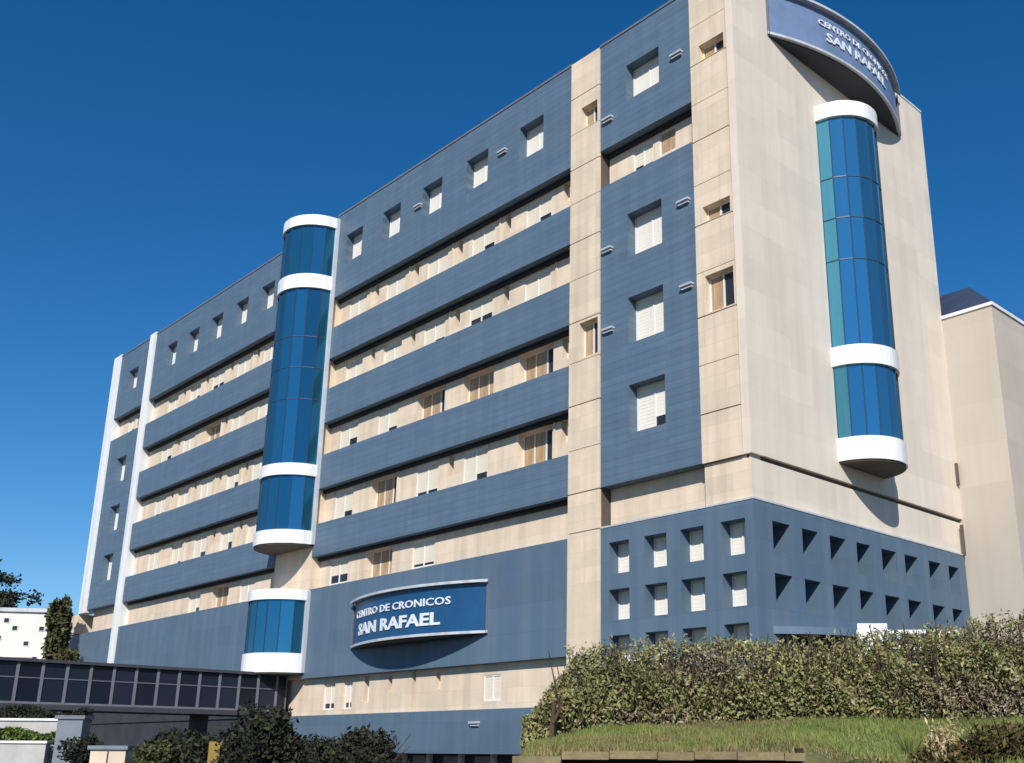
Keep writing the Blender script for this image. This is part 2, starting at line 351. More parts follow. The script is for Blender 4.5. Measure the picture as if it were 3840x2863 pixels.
# --- cream piers made of stacked slabs
CUT = [7.32, 8.72, 10.34, 12.02, 13.70, 15.30, 17.05, 18.60, 20.30, 21.80, 23.40, 25.02, 26.72]
def pier(u0, u1, d0, cuts, m, wins, name='pier_panel'):
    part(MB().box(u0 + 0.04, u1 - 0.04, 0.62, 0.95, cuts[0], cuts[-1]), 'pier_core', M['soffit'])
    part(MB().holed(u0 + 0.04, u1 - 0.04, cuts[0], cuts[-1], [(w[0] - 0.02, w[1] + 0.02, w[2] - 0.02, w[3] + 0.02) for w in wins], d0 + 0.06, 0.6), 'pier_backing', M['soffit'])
    for i, (a, b) in enumerate(zip(cuts, cuts[1:])):
        g_ = 0.035 if i % 2 else 0.015
        hs = [w[:4] for w in wins if a - 0.05 <= w[2] < b - 0.05]
        part(MB().holed(u0, u1, a + g_, b - 0.01, hs, d0, d0 + 0.09 if not hs else 0.6, 0.30), name, m)
    for w in wins: window(*w[:4], 0.22, kind=w[4], panes=w[5], solo=True)
pier(-8.04, -6.46, -0.05, CUT, M['cream'], [(-7.45, -6.56, 23.44, 24.4, 'curtain', 2), (-7.5, -6.54, 13.8, 15.2, 'curtain', 2)])
pier(-1.90, -0.33, -0.02, CUT[1:], M['cream'], [(-1.5, -0.40, 23.45, 24.1, 'curtain', 2), (-1.55, -0.38, 13.78, 15.12, 'curtain', 2), (-1.55, -0.4, 17.1, 17.68, 'curtain', 2)])
part(MB().box(-0.30, -0.006, 0.0, 0.6, 8.74, 27.0), 'corner_pilaster', M['creamwall'])
part(MB().box(-0.328, -0.302, 0.10, 0.5, 8.74, 26.7), 'expansion_joint', M['soffit'])
part(MB().box(-8.04, -6.46, -0.05, 0.6, -1.7, 7.30), 'pier_panel', M['cream'])
part(MB().box(-49.38, -48.46, -0.07, 0.6, 5.0, 26.9), 'white_pier', M['white'])
part(MB().box(-55.7, -54.35, -0.05, 0.6, 8.6, 26.9), 'white_pier', M['white'])
part(MB().box(-57.0, -55.72, 0.0, 13.0, 7.3, 8.6), 'wall', M['cream'])

# --- end wall (faces the gardens): big plain cream wall, soffit line, podium
part(MB().box(0.002, 13.6, 0.0, 0.22, 8.76, 27.1), 'end_wall', M['creamwall'], RIGHT)
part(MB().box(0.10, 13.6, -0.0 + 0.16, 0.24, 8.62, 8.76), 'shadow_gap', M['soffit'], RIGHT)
part(MB().box(0.102, 13.6, 0.10, 0.24, 7.32, 8.62), 'end_wall', M['creamwall'], RIGHT)
part(MB().box(-1.9, -0.104, 0.1, 0.6, 7.32, 8.74), 'window_strip', M['cream'])
part(MB().box(-0.02, 13.62, -0.03, 0.26, 27.1, 27.17), 'coping', M['white'], RIGHT)
part(MB().box(13.30, 13.42, -0.10, 0.0, 7.3, 8.5), 'drainpipe', M['soffit'], RIGHT)
part(MB().box(13.40, 13.50, -0.10, 0.0, 10.1, 11.0), 'drainpipe', M['soffit'], RIGHT)
WL = [(-6.06, -5.12), (-4.44, -3.48), (-2.9, -1.94), (-1.27, -0.34)]
WR = [(0.92, 1.83), (2.49, 3.37), (4.05, 5.0), (5.66, 6.53), (7.26, 8.24), (8.82, 9.74), (10.56, 11.46), (12.05, 12.87)]
ZR = [(5.68, 6.76), (4.14, 5.16), (2.6, 3.64)]
hl = [(a, b, c, e) for a, b in WL for c, e in ZR]
hr = [(a, b, c, e) for a, b in WR for c, e in ZR[:2]]
part(MB().holed(-6.44, -0.006, -1.7, 7.30, hl, 0.0, 0.9, 0.55), 'podium_cladding', M['bluepod'])
part(MB().holed(0.002, 13.45, -1.7, 7.30, hr, 0.0, 0.3, 0.82), 'podium_cladding', M['bluepod'], RIGHT)
for h in hl: window(*h, 0.47, drop=1.0, bm='blind2')
for h in hr: window(*h, 0.74, RIGHT, kind='none')
part(MB().box(-6.44, -0.05, -0.02, 0.1, 7.30, 7.36), 'coping', M['signlip'])
part(MB().box(-0.02, 13.45, -0.02, 0.1, 7.30, 7.36), 'coping', M['signlip'], RIGHT)
# entrance on the end wall: dark glazed doors under a curved hood
part(MB().box(0.95, 5.1, -0.03, 0.02, -0.6, 3.25), 'entrance_opening', M['dark'], RIGHT)
for k in range(4): part(MB().box(1.05 + k * 1.0, 1.95 + k * 1.0, -0.07, -0.035, -0.5, 3.1), 'entrance_pane', M['glass'], RIGHT)
arc = [(0.7 + 4.7 * i / 20, -1.3 * math.sin(PI * i / 20) - 0.005) for i in range(21)]
part(MB().prism(arc, 3.34, 3.56), 'entrance_hood', M['bluepod'], RIGHT)

# --- podium of the long front
part(MB().box(-25.7, -8.08, 0.0, 0.6, 3.10, 7.18), 'podium_cladding', M['bluepod'])
part(MB().box(-57.0, -29.3, 0.0, 0.6, 3.10, 7.22), 'podium_cladding', M['bluepod'])
part(MB().box(-62.0, -57.02, 0.3, 9.0, -1.7, 7.0), 'podium_cladding', M['bluepod'])
part(MB().box(-29.3, -25.7, 0.05, 0.6, 3.1, 26.6), 'bay_backing', M['cream'])
lw = [(-12.9, -11.9, 1.75, 2.7), (-17.5, -17.25, 1.5, 3.04), (-21.0, -20.6, 1.9, 3.04), (-22.6, -21.9, 1.7, 2.85), (-24.3, -23.3, 1.7, 2.85), (-19.2, -18.9, 2.3, 2.95), (-15.9, -15.6, 2.3, 2.95)]
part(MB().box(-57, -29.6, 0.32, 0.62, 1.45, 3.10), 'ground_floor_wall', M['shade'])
part(MB().holed(-29.58, -8.06, 1.45, 3.10, lw, 0.32, 0.9, 0.62), 'window_strip', M['cream'])
for h in lw:
    wide = h[1] - h[0] > 0.5
    if wide and h[0] < -15: window(*h, 0.42, kind='blind', drop=0.8, bm='blind')
    elif wide: window(*h, 0.34, drop=1.0, bm='blind')
    else: window(*h, 0.55, kind='none', panes=1)
part(MB().box(-26.5, -8.08, -0.02, 0.6, -0.12, 1.45), 'cladding_band', M['bluepod'])
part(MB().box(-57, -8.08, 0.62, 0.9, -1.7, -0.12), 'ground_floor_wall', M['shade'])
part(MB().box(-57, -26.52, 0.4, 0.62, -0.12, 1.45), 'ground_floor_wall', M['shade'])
for x in (-24.2, -22.9, -21.7, -20.2, -18.7, -17.0, -15.0, -13.1):
    part(MB().box(x - 0.42, x + 0.42, 0.50, 0.60, -1.7, -0.2), 'door', M['door'])
    part(MB().box(x + 0.52, x + 0.74, 0.45, 0.61, -1.7, -0.13), 'pilaster', M['cream'])

# --- rounded glass bays
def bay(uc, r, z0, z1, rings, rot, n=9, label=None, trim=True, gl='bayglass'):
    def pt(R, k): a = PI * k / n; return (uc - R * math.cos(a), -R * math.sin(a))
    root_mb = MB(); 
    outline = [pt(r - 0.05, k) for k in range(n + 1)]
    root = part(root_mb.prism(outline, z0 + 0.02, z1 - 0.02), 'glass_bay', M['dark'], rot)
    cuts = []; zz = sorted(rings); prev = z0
    spans = [(a[1], b[0]) for a, b in zip(zz, zz[1:])]
    for (a, b) in spans:
        for k in range(n):
            p, q = pt(r, k), pt(r, k + 1); m = MB()
            m.quad((p[0], p[1], a), (q[0], q[1], a), (q[0], q[1], b), (p[0], p[1], b))
            pane = m.build('pane', M[gl], root)
        m = MB()                                       # mullions and transoms of this stretch
        for k in range(n + 1):
            p = pt(r + 0.015, k); m.box(p[0] - 0.016, p[0] + 0.016, p[1] - 0.016, p[1] + 0.016, a, b)
        z = a + 3.3
        while z < b - 1.0:
            for k in range(n):
                p, q, p2, q2 = pt(r + 0.02, k), pt(r + 0.02, k + 1), pt(r - 0.02, k), pt(r - 0.02, k + 1)
                m.prism([p, q, q2, p2], z - 0.018, z + 0.018)
            z += 1.65
        m.build('mullion', M['baymullion'], root)
    nn = 24
    for (a, b) in rings:
        R = r + 0.11; m = MB()
        m.prism([(uc - R * math.cos(PI * k / nn), -R * math.sin(PI * k / nn)) for k in range(nn + 1)], a, b)
        m.build('ring', M['white'], root)
    za = zz[0][0]; R = r + 0.05; m = MB()
    m.prism([(uc - R * math.cos(PI * k / nn), -R * math.sin(PI * k / nn)) for k in range(nn + 1)], za - 0.06, za - 0.003)
    m.build('soffit', M['soffit'], root)
    if trim:
        for s in (-1, 1):
            m = MB(); x = uc + s * (r + 0.10); m.box(x - 0.09, x + 0.09, -0.16, 0.0, z0, z1); m.build('edge_trim', M['signlip'], root)
    if label: root['label'] = label
    return root
bay(-27.5, 1.8, 9.3, 26.5, [(25.95, 26.52), (22.42, 23.18), (12.62, 13.2), (9.3, 9.95)], LEFT, label='tall rounded glass bay on the long street front')
bay(-27.5, 1.8, 3.35, 7.1, [(6.66, 7.14), (3.35, 4.22)], LEFT, label='short rounded glass bay in the slate podium')
bay(6.4, 1.41, 9.4, 23.2, [(22.58, 23.2), (12.8, 13.5), (9.4, 10.2)], RIGHT, label='tall rounded glass bay on the plain cream end wall', trim=False, gl='bayglass2')

# ---------------------------------------------------------------- curved signs
def text_mesh(s, size, off, R, x0, z, ext=0.03):
    cu = bpy.data.curves.new('lettering', 'FONT'); cu.body = s; cu.size = size; cu.extrude = ext; cu.offset = off; cu.resolution_u = 2
    o = bpy.data.objects.new('tmp', cu); COL.objects.link(o)
    dg = bpy.context.evaluated_depsgraph_get(); dg.update()
    me = bpy.data.meshes.new_from_object(o.evaluated_get(dg)); bpy.data.objects.remove(o)
    return me
def sign(name, label, uc, z0, z1, rot, chord=9.25, bulge=1.07, fm='signblue', rows=((0.10, 0.83, 1.16, 0.30, 0.012), (0.15, 0.78, 0.40, 0.50, 0.03))):
    Rr = chord ** 2 / 8 / bulge + bulge / 2; half = math.asin(chord / 2 / Rr)
    loc = (uc, 0, z0) if rot == LEFT else (0, uc, z0)
    root = thing(name, label, 'sign', loc, rot=rot)
    h = z1 - z0
    def arcpts(grow, n=28): 
        o = []
        for i in range(n + 1):
            a = -half + 2 * half * i / n; o.append(((Rr + grow) * math.sin(a), -((Rr + grow) * math.cos(a) - (Rr - bulge)) - 0.004))
        return [(x, min(y, -0.004)) for x, y in o]
    MB().prism(arcpts(0.0), 0.10, h - 0.08).build('face', M[fm], root)
    MB().prism([(x * 1.008, y) for x, y in arcpts(0.20)], h - 0.08, h + 0.02).build('top_lip', M['signlip'], root)
    MB().prism([(x * 1.006, y) for x, y in arcpts(0.07)], 0.0, 0.10).build('bottom_lip', M['signlip'], root)
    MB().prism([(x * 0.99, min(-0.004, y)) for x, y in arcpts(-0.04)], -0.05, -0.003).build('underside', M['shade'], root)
    for s in (-1, 1): MB().box(s * chord / 2 - 0.02, s * chord / 2 + 0.02, -0.10, -0.004, 0.0, h).build('end_cap', M['post'], root)
    for s, (x0, x1, z, hh, off) in zip(('CENTRO DE CRONICOS', 'SAN RAFAEL'), rows):
        me = text_mesh(s, 1.0, off, Rr, 0, 0)
        co = np.empty(len(me.vertices) * 3); me.vertices.foreach_get('co', co); co = co.reshape(-1, 3)
        mn, mx = co.min(0), co.max(0)
        fx = (co[:, 0] - mn[0]) / (mx[0] - mn[0]); fz = (co[:, 1] - mn[1]) / (mx[1] - mn[1])
        arc_len = 2 * half * Rr; a = -half + (x0 + (x1 - x0) * fx) * arc_len / Rr
        dep = 0.012 + (co[:, 2] - mn[2]) * 0.6
        out = np.stack([(Rr + dep) * np.sin(a), -((Rr + dep) * np.cos(a) - (Rr - bulge)) - 0.004, z + hh * fz], 1)
        me.vertices.foreach_set('co', out.ravel()); me.update(); me.materials.clear(); me.materials.append(M['letter'])
        bm = bmesh.new(); bm.from_mesh(me); bm.verts.index_update(); todo = set(bm.verts)
        while todo:                                     # one object per letter
            st = [todo.pop()]; isl = set(st)
            while st:
                v = st.pop()
                for e in v.link_edges:
                    w2 = e.other_vert(v)
                    if w2 in todo: todo.discard(w2); isl.add(w2); st.append(w2)
            vs = list(isl); ix = {v: i for i, v in enumerate(vs)}; fs = {f for v in vs for f in v.link_faces}
            m2 = bpy.data.meshes.new('letter'); m2.from_pydata([v.co[:] for v in vs], [], [[ix[v] for v in f.verts] for f in fs]); m2.materials.append(M['letter'])
            link('letter', m2, root)
        bm.free()
    return root
sign('wall_sign', 'curved blue name sign with two lines of pale letters on the slate podium', -17.0, 4.2, 6.18, LEFT)
sign('roof_sign', 'curved blue name sign high on the end wall above the glass bay', 6.75, 24.9, 26.88, RIGHT, chord=9.3, fm='signpale', rows=((0.24, 0.76, 1.22, 0.24, 0.012), (0.28, 0.72, 0.62, 0.38, 0.02)))
# added dark rail standing in for the shade line under the high sign's top lip
rail = thing('lip_shade_rail', 'added thin dark rail along the roof edge standing in for the lip shade of the high sign', 'railing', (0, 2.2, 27.17))
MB().box(-0.04, 0.0, 0.0, 8.9, 0.30, 0.36).build('rail', M['dark'], rail)
for k in range(7): MB().box(-0.04, 0.0, 0.1 + k * 1.45, 0.14 + k * 1.45, 0.0, 0.30).build('post', M['dark'], rail)

# ---------------------------------------------------------------- annex on the right
A = thing('annex_building', 'plain beige block behind the hedge with a dark low parapet roof', 'building', (2.12, 13.6, -1.7))
w = MB(); w.box(-14, 0, 0, 30, 0, 18.90); w.build('wall', M['annex'], A)
w = MB(); w.box(-14, 0.06, -0.06, 30, 18.90, 19.04); w.build('coping', M['white'], A)
pr = MB(); i = len(pr.v)
pr.v += [(-13.8, 0.15, 19.04), (-0.2, 0.15, 19.04), (-0.2, 29.7, 19.04), (-13.8, 29.7, 19.04), (-12.0, 2.0, 20.9), (-1.7, 2.0, 20.9), (-1.7, 28, 20.9), (-12.0, 28, 20.9)]
pr.f += [(0, 1, 5, 4), (1, 2, 6, 5), (2, 3, 7, 6), (3, 0, 4, 7), (4, 5, 6, 7), (0, 3, 2, 1)]
pr.build('roof', M['slate'], A)
for zz_ in (12.5, 14.2): MB().box(-0.02, 0.012, 3.0, 6.6, zz_, zz_ + 0.03).build('string_line', M['cream'], A)

# ---------------------------------------------------------------- covered footbridge
B = thing('footbridge', 'dark glazed covered footbridge on pillars reaching the hospital from the left', 'footbridge', (-27.0, 0, 1.45))
L_ = -17.0
MB().box(-2.6, 0.10, L_, 0.30, 0.0, 0.20).build('deck', M['deck'], B)
MB().box(-2.7, 0.16, L_, -0.03, 1.80, 1.92).build('roof', M['deck'], B)
pm_ = MB().box(-0.05, 0.05, -0.055, 0.055, 0.20, 1.80).mesh('post', M['post'])
gm_ = MB().box(-0.02, 0.0, 0.045, 0.885, 0.28, 1.76).mesh('pane', M['bridgeglass'])
rm_ = MB().box(-0.03, 0.035, 0.057, 0.873, 0.20, 0.28).mesh('rail', M['post'])
mr_ = MB().box(-0.012, 0.03, 0.057, 0.873, 1.18, 1.215).mesh('rail', M['post'])
k = 0; y = -0.54
while y > L_ + 0.2:
    for x in (0.0, -2.45):
        link('post', pm_, B, (x, y, 0)); link('pane', gm_, B, (x, y - 0.93, 0)); link('rail', rm_, B, (x, y - 0.93, 0)); link('rail', mr_, B, (x, y - 0.93, 0))
    y -= 0.93
for x in (0.0, -2.45):
    MB().box(-0.02, 0.0, -0.49, -0.06, 0.28, 1.76).build('pane', M['bridgeglass'], B, 0, (x, 0, 0)); MB().box(-0.05, 0.03, -0.06, -0.01, 0.20, 1.80).build('post', M['post'], B, 0, (x, 0, 0))
for y in (-3.5, -9.0, -14.5): MB().box(-1.6, -1.0, y - 0.3, y + 0.3, -3.15, 0.0).build('pillar', M['shade'], B)

# ---------------------------------------------------------------- under the bridge and lower left
P = thing('concrete_pillar', 'blue grey concrete pillar below the footbridge at lower left', 'pillar', (-19.49, -11.9, -1.7), rot=0.8)
MB().box(-0.42, 0.42, -0.3, 0.3, 0, 2.62).build('shaft', M['grey'], P); MB().box(-0.5, 0.5, -0.36, 0.36, 2.62, 2.74).build('cap', M['post'], P)
K = thing('meter_cabinet', 'small pale beige utility cabinet beside the concrete pillar', 'cabinet', (-17.2, -11.4, -1.7), rot=0.8)
MB().box(-0.56, 0.56, -0.3, 0.3, 0, 1.66).build('body', M['cream'], K); MB().box(-0.64, 0.64, -0.38, 0.38, 1.66, 1.78).build('lid', M['grey'], K)
MB().box(-0.02, 0.02, -0.315, -0.3, 0.1, 1.6).build('door_gap', M['dark'], K)
for i_, (x, y, w_, h_, lb) in enumerate(((-14.1, -9.35, 0.26, 1.92, 'narrow yellow ochre panel standing in the shade of the trees'), )):
    t_ = thing('yellow_panel', lb, 'panel', (x, y, -1.7), rot=0.8)
    MB().box(-w_, w_, -0.05, 0.05, 0.2, h_).build('board', M['yellow'], t_)
    for s in (-1, 1): MB().box(s * w_ * 0.7 - 0.03, s * w_ * 0.7 + 0.03, -0.03, 0.03, 0, 0.2).build('leg', M['post'], t_)
t_ = thing('site_cabin', 'low beige cabin half hidden behind the dark tree', 'cabin', (-13.3, -8.1, -1.7), rot=0.8)
MB().box(-0.6, 0.7, 0, 1.0, 0, 1.82).build('body', M['cap'], t_); MB().box(-0.66, 0.76, -0.06, 1.06, 1.82, 1.9).build('roof', M['post'], t_)
# terraced white walls with planting, far lower left
for i_, (z0, z1, dd, lb) in enumerate(((-1.7, 0.22, 0.0, 'lower pale terrace wall at the bottom left corner'), (-1.7, 0.98, 1.6, 'upper pale terrace wall behind the green planting'))):
    o = thing('terrace_wall', lb, 'wall', (-19.9 - dd * 0.72, -12.5 + dd * 0.69, -1.7), rot=0.8)
    MB().box(-7.0, 0.0 if i_ == 0 else 0.25, -0.12, 0.12, 0, z1 + 1.7 - 0.08).build('wall', M['pinkwall'], o)
    MB().box(-7.1, 0.05 if i_ == 0 else 0.3, -0.18, 0.18, z1 + 1.7 - 0.08, z1 + 1.7).build('coping', M['white'], o)
    c = np.array([-19.9 - dd * 0.72, -12.5 + dd * 0.69, 0]); dv = np.array([math.cos(0.8), math.sin(0.8), 0]); bk = np.array([-0.70, 0.70, 0])
    n = 9000; tt = rng.random(n) * 7.2 - 7.0; hh = rng.random(n) ** 0.7
    if i_ == 0:
        Pn = c + dv * tt[:, None] + bk * (0.2 + rng.random(n)[:, None] * 0.9); Pn[:, 2] = z1 - 0.1 + hh * (0.42 + 0.12 * np.sin(tt * 3))
        hg = thing('low_hedge', 'bright green planting between the two pale terrace walls', 'hedge', (-21, -13, -1.7))
    else:
        Pn = c + dv * tt[:, None] + bk * (0.2 + rng.random(n)[:, None] * 0.9); Pn[:, 2] = z1 - 0.1 + hh * (0.42 + 0.15 * np.sin(tt * 2.2))
        hg = thing('low_hedge', 'dark green planting on top of the upper terrace wall', 'hedge', (-22, -12.5, -1.7))
    Pn[:, 0] -= hg.location.x; Pn[:, 1] -= hg.location.y; Pn[:, 2] += 1.7
    leaves('foliage', Pn, 0.13, M['brightleaf'] if i_ == 0 else M['darkleaf'], hg)

def blob_points(n, c, r, lumps=7, seed=0, fill=0.55, spread=0.62):
    """points in a lumpy crown made of overlapping clumps"""
    q = np.random.default_rng(seed); C = [np.zeros(3)]
    for _ in range(lumps):
        v = q.normal(size=3); v /= np.linalg.norm(v); C.append(v * spread * (0.6 + 0.5 * q.random()))
    rad = [0.55] + [0.30 + 0.22 * q.random() for _ in range(lumps)]
    wts = np.array(rad) ** 2; idx = q.choice(len(C), n, p=wts / wts.sum())
    v = q.normal(size=(n, 3)); v /= np.linalg.norm(v, axis=1)[:, None]
    rr = np.array(rad)[idx] * (fill + (1 - fill) * q.random(n)) * (0.85 + 0.3 * q.random(n))
    p = np.array(C)[idx] + v * rr[:, None]
    return p * np.array(r) + np.array(c)
def tree(name, label, base, h, cr, m, n=9000, leaf=0.3, seed=1, trunk=0.16, lumps=9, group=None, cz=None, cat='tree'):
    t = thing(name, label, cat, base, group)
    q = random.Random(seed); cz = cz if cz else h - cr[2]
    mb = MB(); top = (q.uniform(-.2, .2), q.uniform(-.2, .2), cz * 0.75)
    mb.tube((0, 0, -0.1), top, trunk, trunk * 0.6)
    for k in range(7):
        a = q.uniform(0, 2 * PI); e = (top[0] + math.cos(a) * cr[0] * 0.7, top[1] + math.sin(a) * cr[1] * 0.7, cz + q.uniform(-.3, .7) * cr[2])
        mb.tube((top[0], top[1], top[2] * q.uniform(0.75, 1)), e, trunk * 0.4, trunk * 0.1, 6)
    mb.build('trunk', M['bark'], t)
    leaves('crown', blob_points(n, (0, 0, cz), cr, lumps, seed), leaf, m, t)
    return t
# dark trees in the shade by the bridge foot
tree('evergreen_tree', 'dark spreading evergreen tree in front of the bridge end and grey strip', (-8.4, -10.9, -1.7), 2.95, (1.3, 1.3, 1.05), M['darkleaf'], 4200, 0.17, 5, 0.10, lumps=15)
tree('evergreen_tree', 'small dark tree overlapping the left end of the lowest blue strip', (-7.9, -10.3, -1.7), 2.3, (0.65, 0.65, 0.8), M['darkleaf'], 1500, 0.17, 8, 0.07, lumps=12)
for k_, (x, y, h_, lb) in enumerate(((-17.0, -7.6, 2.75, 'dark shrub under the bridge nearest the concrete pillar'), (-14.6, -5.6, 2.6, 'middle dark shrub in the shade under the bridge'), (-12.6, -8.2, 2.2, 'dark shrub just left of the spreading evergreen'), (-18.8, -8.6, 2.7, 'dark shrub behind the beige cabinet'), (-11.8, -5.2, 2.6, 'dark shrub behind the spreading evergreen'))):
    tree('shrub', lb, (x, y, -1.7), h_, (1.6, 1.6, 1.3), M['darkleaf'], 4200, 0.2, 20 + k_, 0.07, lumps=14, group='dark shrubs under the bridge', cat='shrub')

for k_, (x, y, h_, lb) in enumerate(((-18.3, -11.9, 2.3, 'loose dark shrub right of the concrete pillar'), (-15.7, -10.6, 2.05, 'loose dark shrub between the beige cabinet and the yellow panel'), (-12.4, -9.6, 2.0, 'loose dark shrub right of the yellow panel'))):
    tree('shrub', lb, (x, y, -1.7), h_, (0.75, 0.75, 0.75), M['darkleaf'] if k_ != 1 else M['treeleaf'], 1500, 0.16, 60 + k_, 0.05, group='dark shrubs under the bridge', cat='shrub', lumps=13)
# ---------------------------------------------------------------- far left: white building, tree, wooded hill
W = thing('white_building', 'low white building with small dark windows at the far left', 'building', (-73.5, 2.5, -1.7), rot=math.radians(57))
MB().box(-14, 2.0, 0, 9, 0, 12.2).build('wall', M['whitehouse'], W)
MB().box(-14.2, 2.2, -0.2, 9.2, 12.2, 12.5).build('roof', M['signlip'], W)
for x, z in ((-3.9, 9.6), (-1.2, 10.7), (-0.2, 9.5), (-2.3, 9.9), (-5.2, 10.6), (0.8, 10.7), (-4.2, 11.2), (-1.9, 11.3), (0.6, 8.3), (-6.8, 9.6)):
    f_ = MB().box(x - 0.24, x + 0.24, -0.05, 0.0, z, z + 0.42).build('window', M['whiteframe'], W); MB().box(x - 0.18, x + 0.18, -0.07, -0.051, z + 0.05, z + 0.37).build('pane', M['glass'], f_)
MB().box(-3.2, 0.9, -1.6, -0.003, 8.25, 8.5).build('porch_roof', M['grey'], W)
MB().box(-3.0, 0.7, -1.5, -0.003, 7.2, 8.25).build('porch_wall', M['white'], W)
tree('broadleaf_tree', 'olive brown tree between the white building and the hospital', (-54.6, -1.6, -1.7), 11.3, (0.95, 0.95, 2.3), M['treeleaf'], 2600, 0.42, 14, 0.2, lumps=14)
tree('broadleaf_tree', 'lower dark green bush beside the podium end at the far left', (-53.6, -1.2, -1.7), 8.3, (0.9, 0.8, 1.3), M['treeleaf'], 1300, 0.3, 15, 0.2)
hb = MB(); N1, N2 = 26, 14; hc = Vector((-176, 6, -1.7)); hv = Vector((0.30, 0.95, 0))
for i in range(N1):
    for j in range(N2):
        a = -1 + 2 * i / (N1 - 1); b = -1 + 2 * j / (N2 - 1)
        z = 36.5 * max(0, (1 - a * a)) ** 0.8 * max(0, 1 - b * b) + 1.3 * math.sin(i * 1.7) * math.sin(j * 2.1) * (1 - a * a) - 0.5
        p = hc + hv * (a * 36) + Vector((-0.95, 0.30, 0)) * (b * 40); hb.v.append((p.x, p.y, z - 1.7))
for i in range(N1 - 1):
    for j in range(N2 - 1): hb.f.append((i * N2 + j, (i + 1) * N2 + j, (i + 1) * N2 + j + 1, i * N2 + j + 1))
tag(hb.build('hill', M['hill']), kind='structure')
hp = np.array(hb.v); sel = hp[hp[:, 2] > 3]; idx = rng.integers(0, len(sel), 800)
pts = np.concatenate([blob_points(80, sel[i] + rng.normal(size=3) * np.array([1.5, 1.5, 0.1]) + np.array([0, 0, 0.2]), (2.6, 2.6, 1.8), 5, int(i)) for i in idx])
tag(leaves('wood', pts, 0.8, M['darkleaf']), label='dark wooded hilltop at the far left behind the white building', cat='wood', kind='stuff')

# ---------------------------------------------------------------- grass bank, retaining wall, hedge on the right
def base_h(s): return float(np.interp(s, [-1.0, 0.0, 1.0, 2.5, 7.0, 12.0], [0.0, 0.22, 0.34, 0.42, 0.50, 0.60]))
def bank_h(s, d):
    front = 11.15 if s < 2.5 else max(5.6, 11.15 - (s - 2.5) * 7)
    ed = min(1.0, max(0.0, (s + 1.2 + 0.05 * (d - 11)) / 0.8)); ed = ed * ed * (3 - 2 * ed)
    if d < front: return -1.75 - 0.3
    t = min(1.0, max(0.0, (d - 11.0) / 5.6)); t2 = t ** 1.15
    lip = -0.04 if s < 2.5 else -0.04 - 0.02 * max(0, 11 - d) - 0.0
    if d < 6.6 and s > 2.5: lip = -1.75 + (lip + 1.75) * (max(0, d - front) / 1.0 if d - front < 1 else 1)
    z = lip + (base_h(s) - lip) * t2
    z += 0.035 * math.sin(s * 2.3 + d) * math.sin(d * 1.9) + 0.02 * math.sin(s * 5.1) * math.cos(d * 4.3)
    return -2.1 + (z + 2.1) * ed
bb = MB(); ss = np.arange(-2.8, 22.01, 0.14); ds = np.concatenate([np.arange(5.2, 20, 0.14), np.arange(20, 29, 0.6)])
for s in ss:
    for d in ds:
        p = G(s, d); 
        z = bank_h(s, d)
        if p.x < 0.3: z = min(z, base_h(0))
        bb.v.append((p.x, p.y, z))
nd = len(ds)
for i in range(len(ss) - 1):
    for j in range(nd - 1): bb.f.append((i * nd + j, (i + 1) * nd + j, (i + 1) * nd + j + 1, i * nd + j + 1))
bank = bb.build('grass_bank', M['soil']); tag(bank, kind='structure')
for p in bank.data.polygons: p.use_smooth = True
# grass blades
n = 150000
s_ = rng.random(n) * 13 - 1.9; d_ = 5.8 + 12.2 * rng.random(n) ** 0.8; ok_ = ~((s_ < 2.6) & (d_ < 11.45)); s_ = s_[ok_]; d_ = d_[ok_]
P0 = np.array([[*(G(a, b)[:2]), bank_h(a, b)] for a, b in zip(s_, d_)]); keep = P0[:, 2] > -0.6; P0 = P0[keep]; s_ = s_[keep]; d_ = d_[keep]; n = len(P0)
hgt = (0.03 + 0.075 * rng.random(n)) * (0.55 + 0.5 * np.sin(s_ * 1.7 + 1) * np.sin(d_ * 1.3) + 0.35)
hgt = np.clip(hgt, 0.02, 0.2)
dirn = rng.normal(size=(n, 3)); dirn[:, 2] = 0; dirn /= np.linalg.norm(dirn, axis=1)[:, None]
wv = dirn * 0.007; ln = rng.normal(size=(n, 3)) * 0.3; ln[:, 2] = 1
V = np.empty((n, 3, 3)); V[:, 0] = P0 - wv; V[:, 1] = P0 + wv; V[:, 2] = P0 + ln * hgt[:, None]
patch = (np.sin(s_ * 1.1 + 0.7 * np.sin(d_ * 1.9)) + np.sin(d_ * 2.3 + s_ * 0.6) + rng.normal(size=n) * 0.6) > 0.9
patch |= (d_ < 12.4) & (s_ < 2.8) & (rng.random(n) < 0.75)
VV = V
for nm_, V, mt_, lb_ in (('grass', VV[~patch], M['grass'], 'rough yellow green grass growing over the bank below the hedge'), ('dry_grass', VV[patch], M['drygrass'], 'dry ochre grass in patches on the bank and behind the stone cap')):
  n = len(V); me = bpy.data.meshes.new(nm_); me.vertices.add(n * 3); me.vertices.foreach_set('co', V.ravel()); me.loops.add(n * 3)
  me.loops.foreach_set('vertex_index', np.arange(n * 3, dtype=np.int32)); me.polygons.add(n)
  me.polygons.foreach_set('loop_start', np.arange(0, n * 3, 3, dtype=np.int32)); me.polygons.foreach_set('loop_total', np.full(n, 3, dtype=np.int32)); me.update(); me.materials.append(mt_)
  tag(link(nm_, me), label=lb_, cat='grass', kind='stuff')
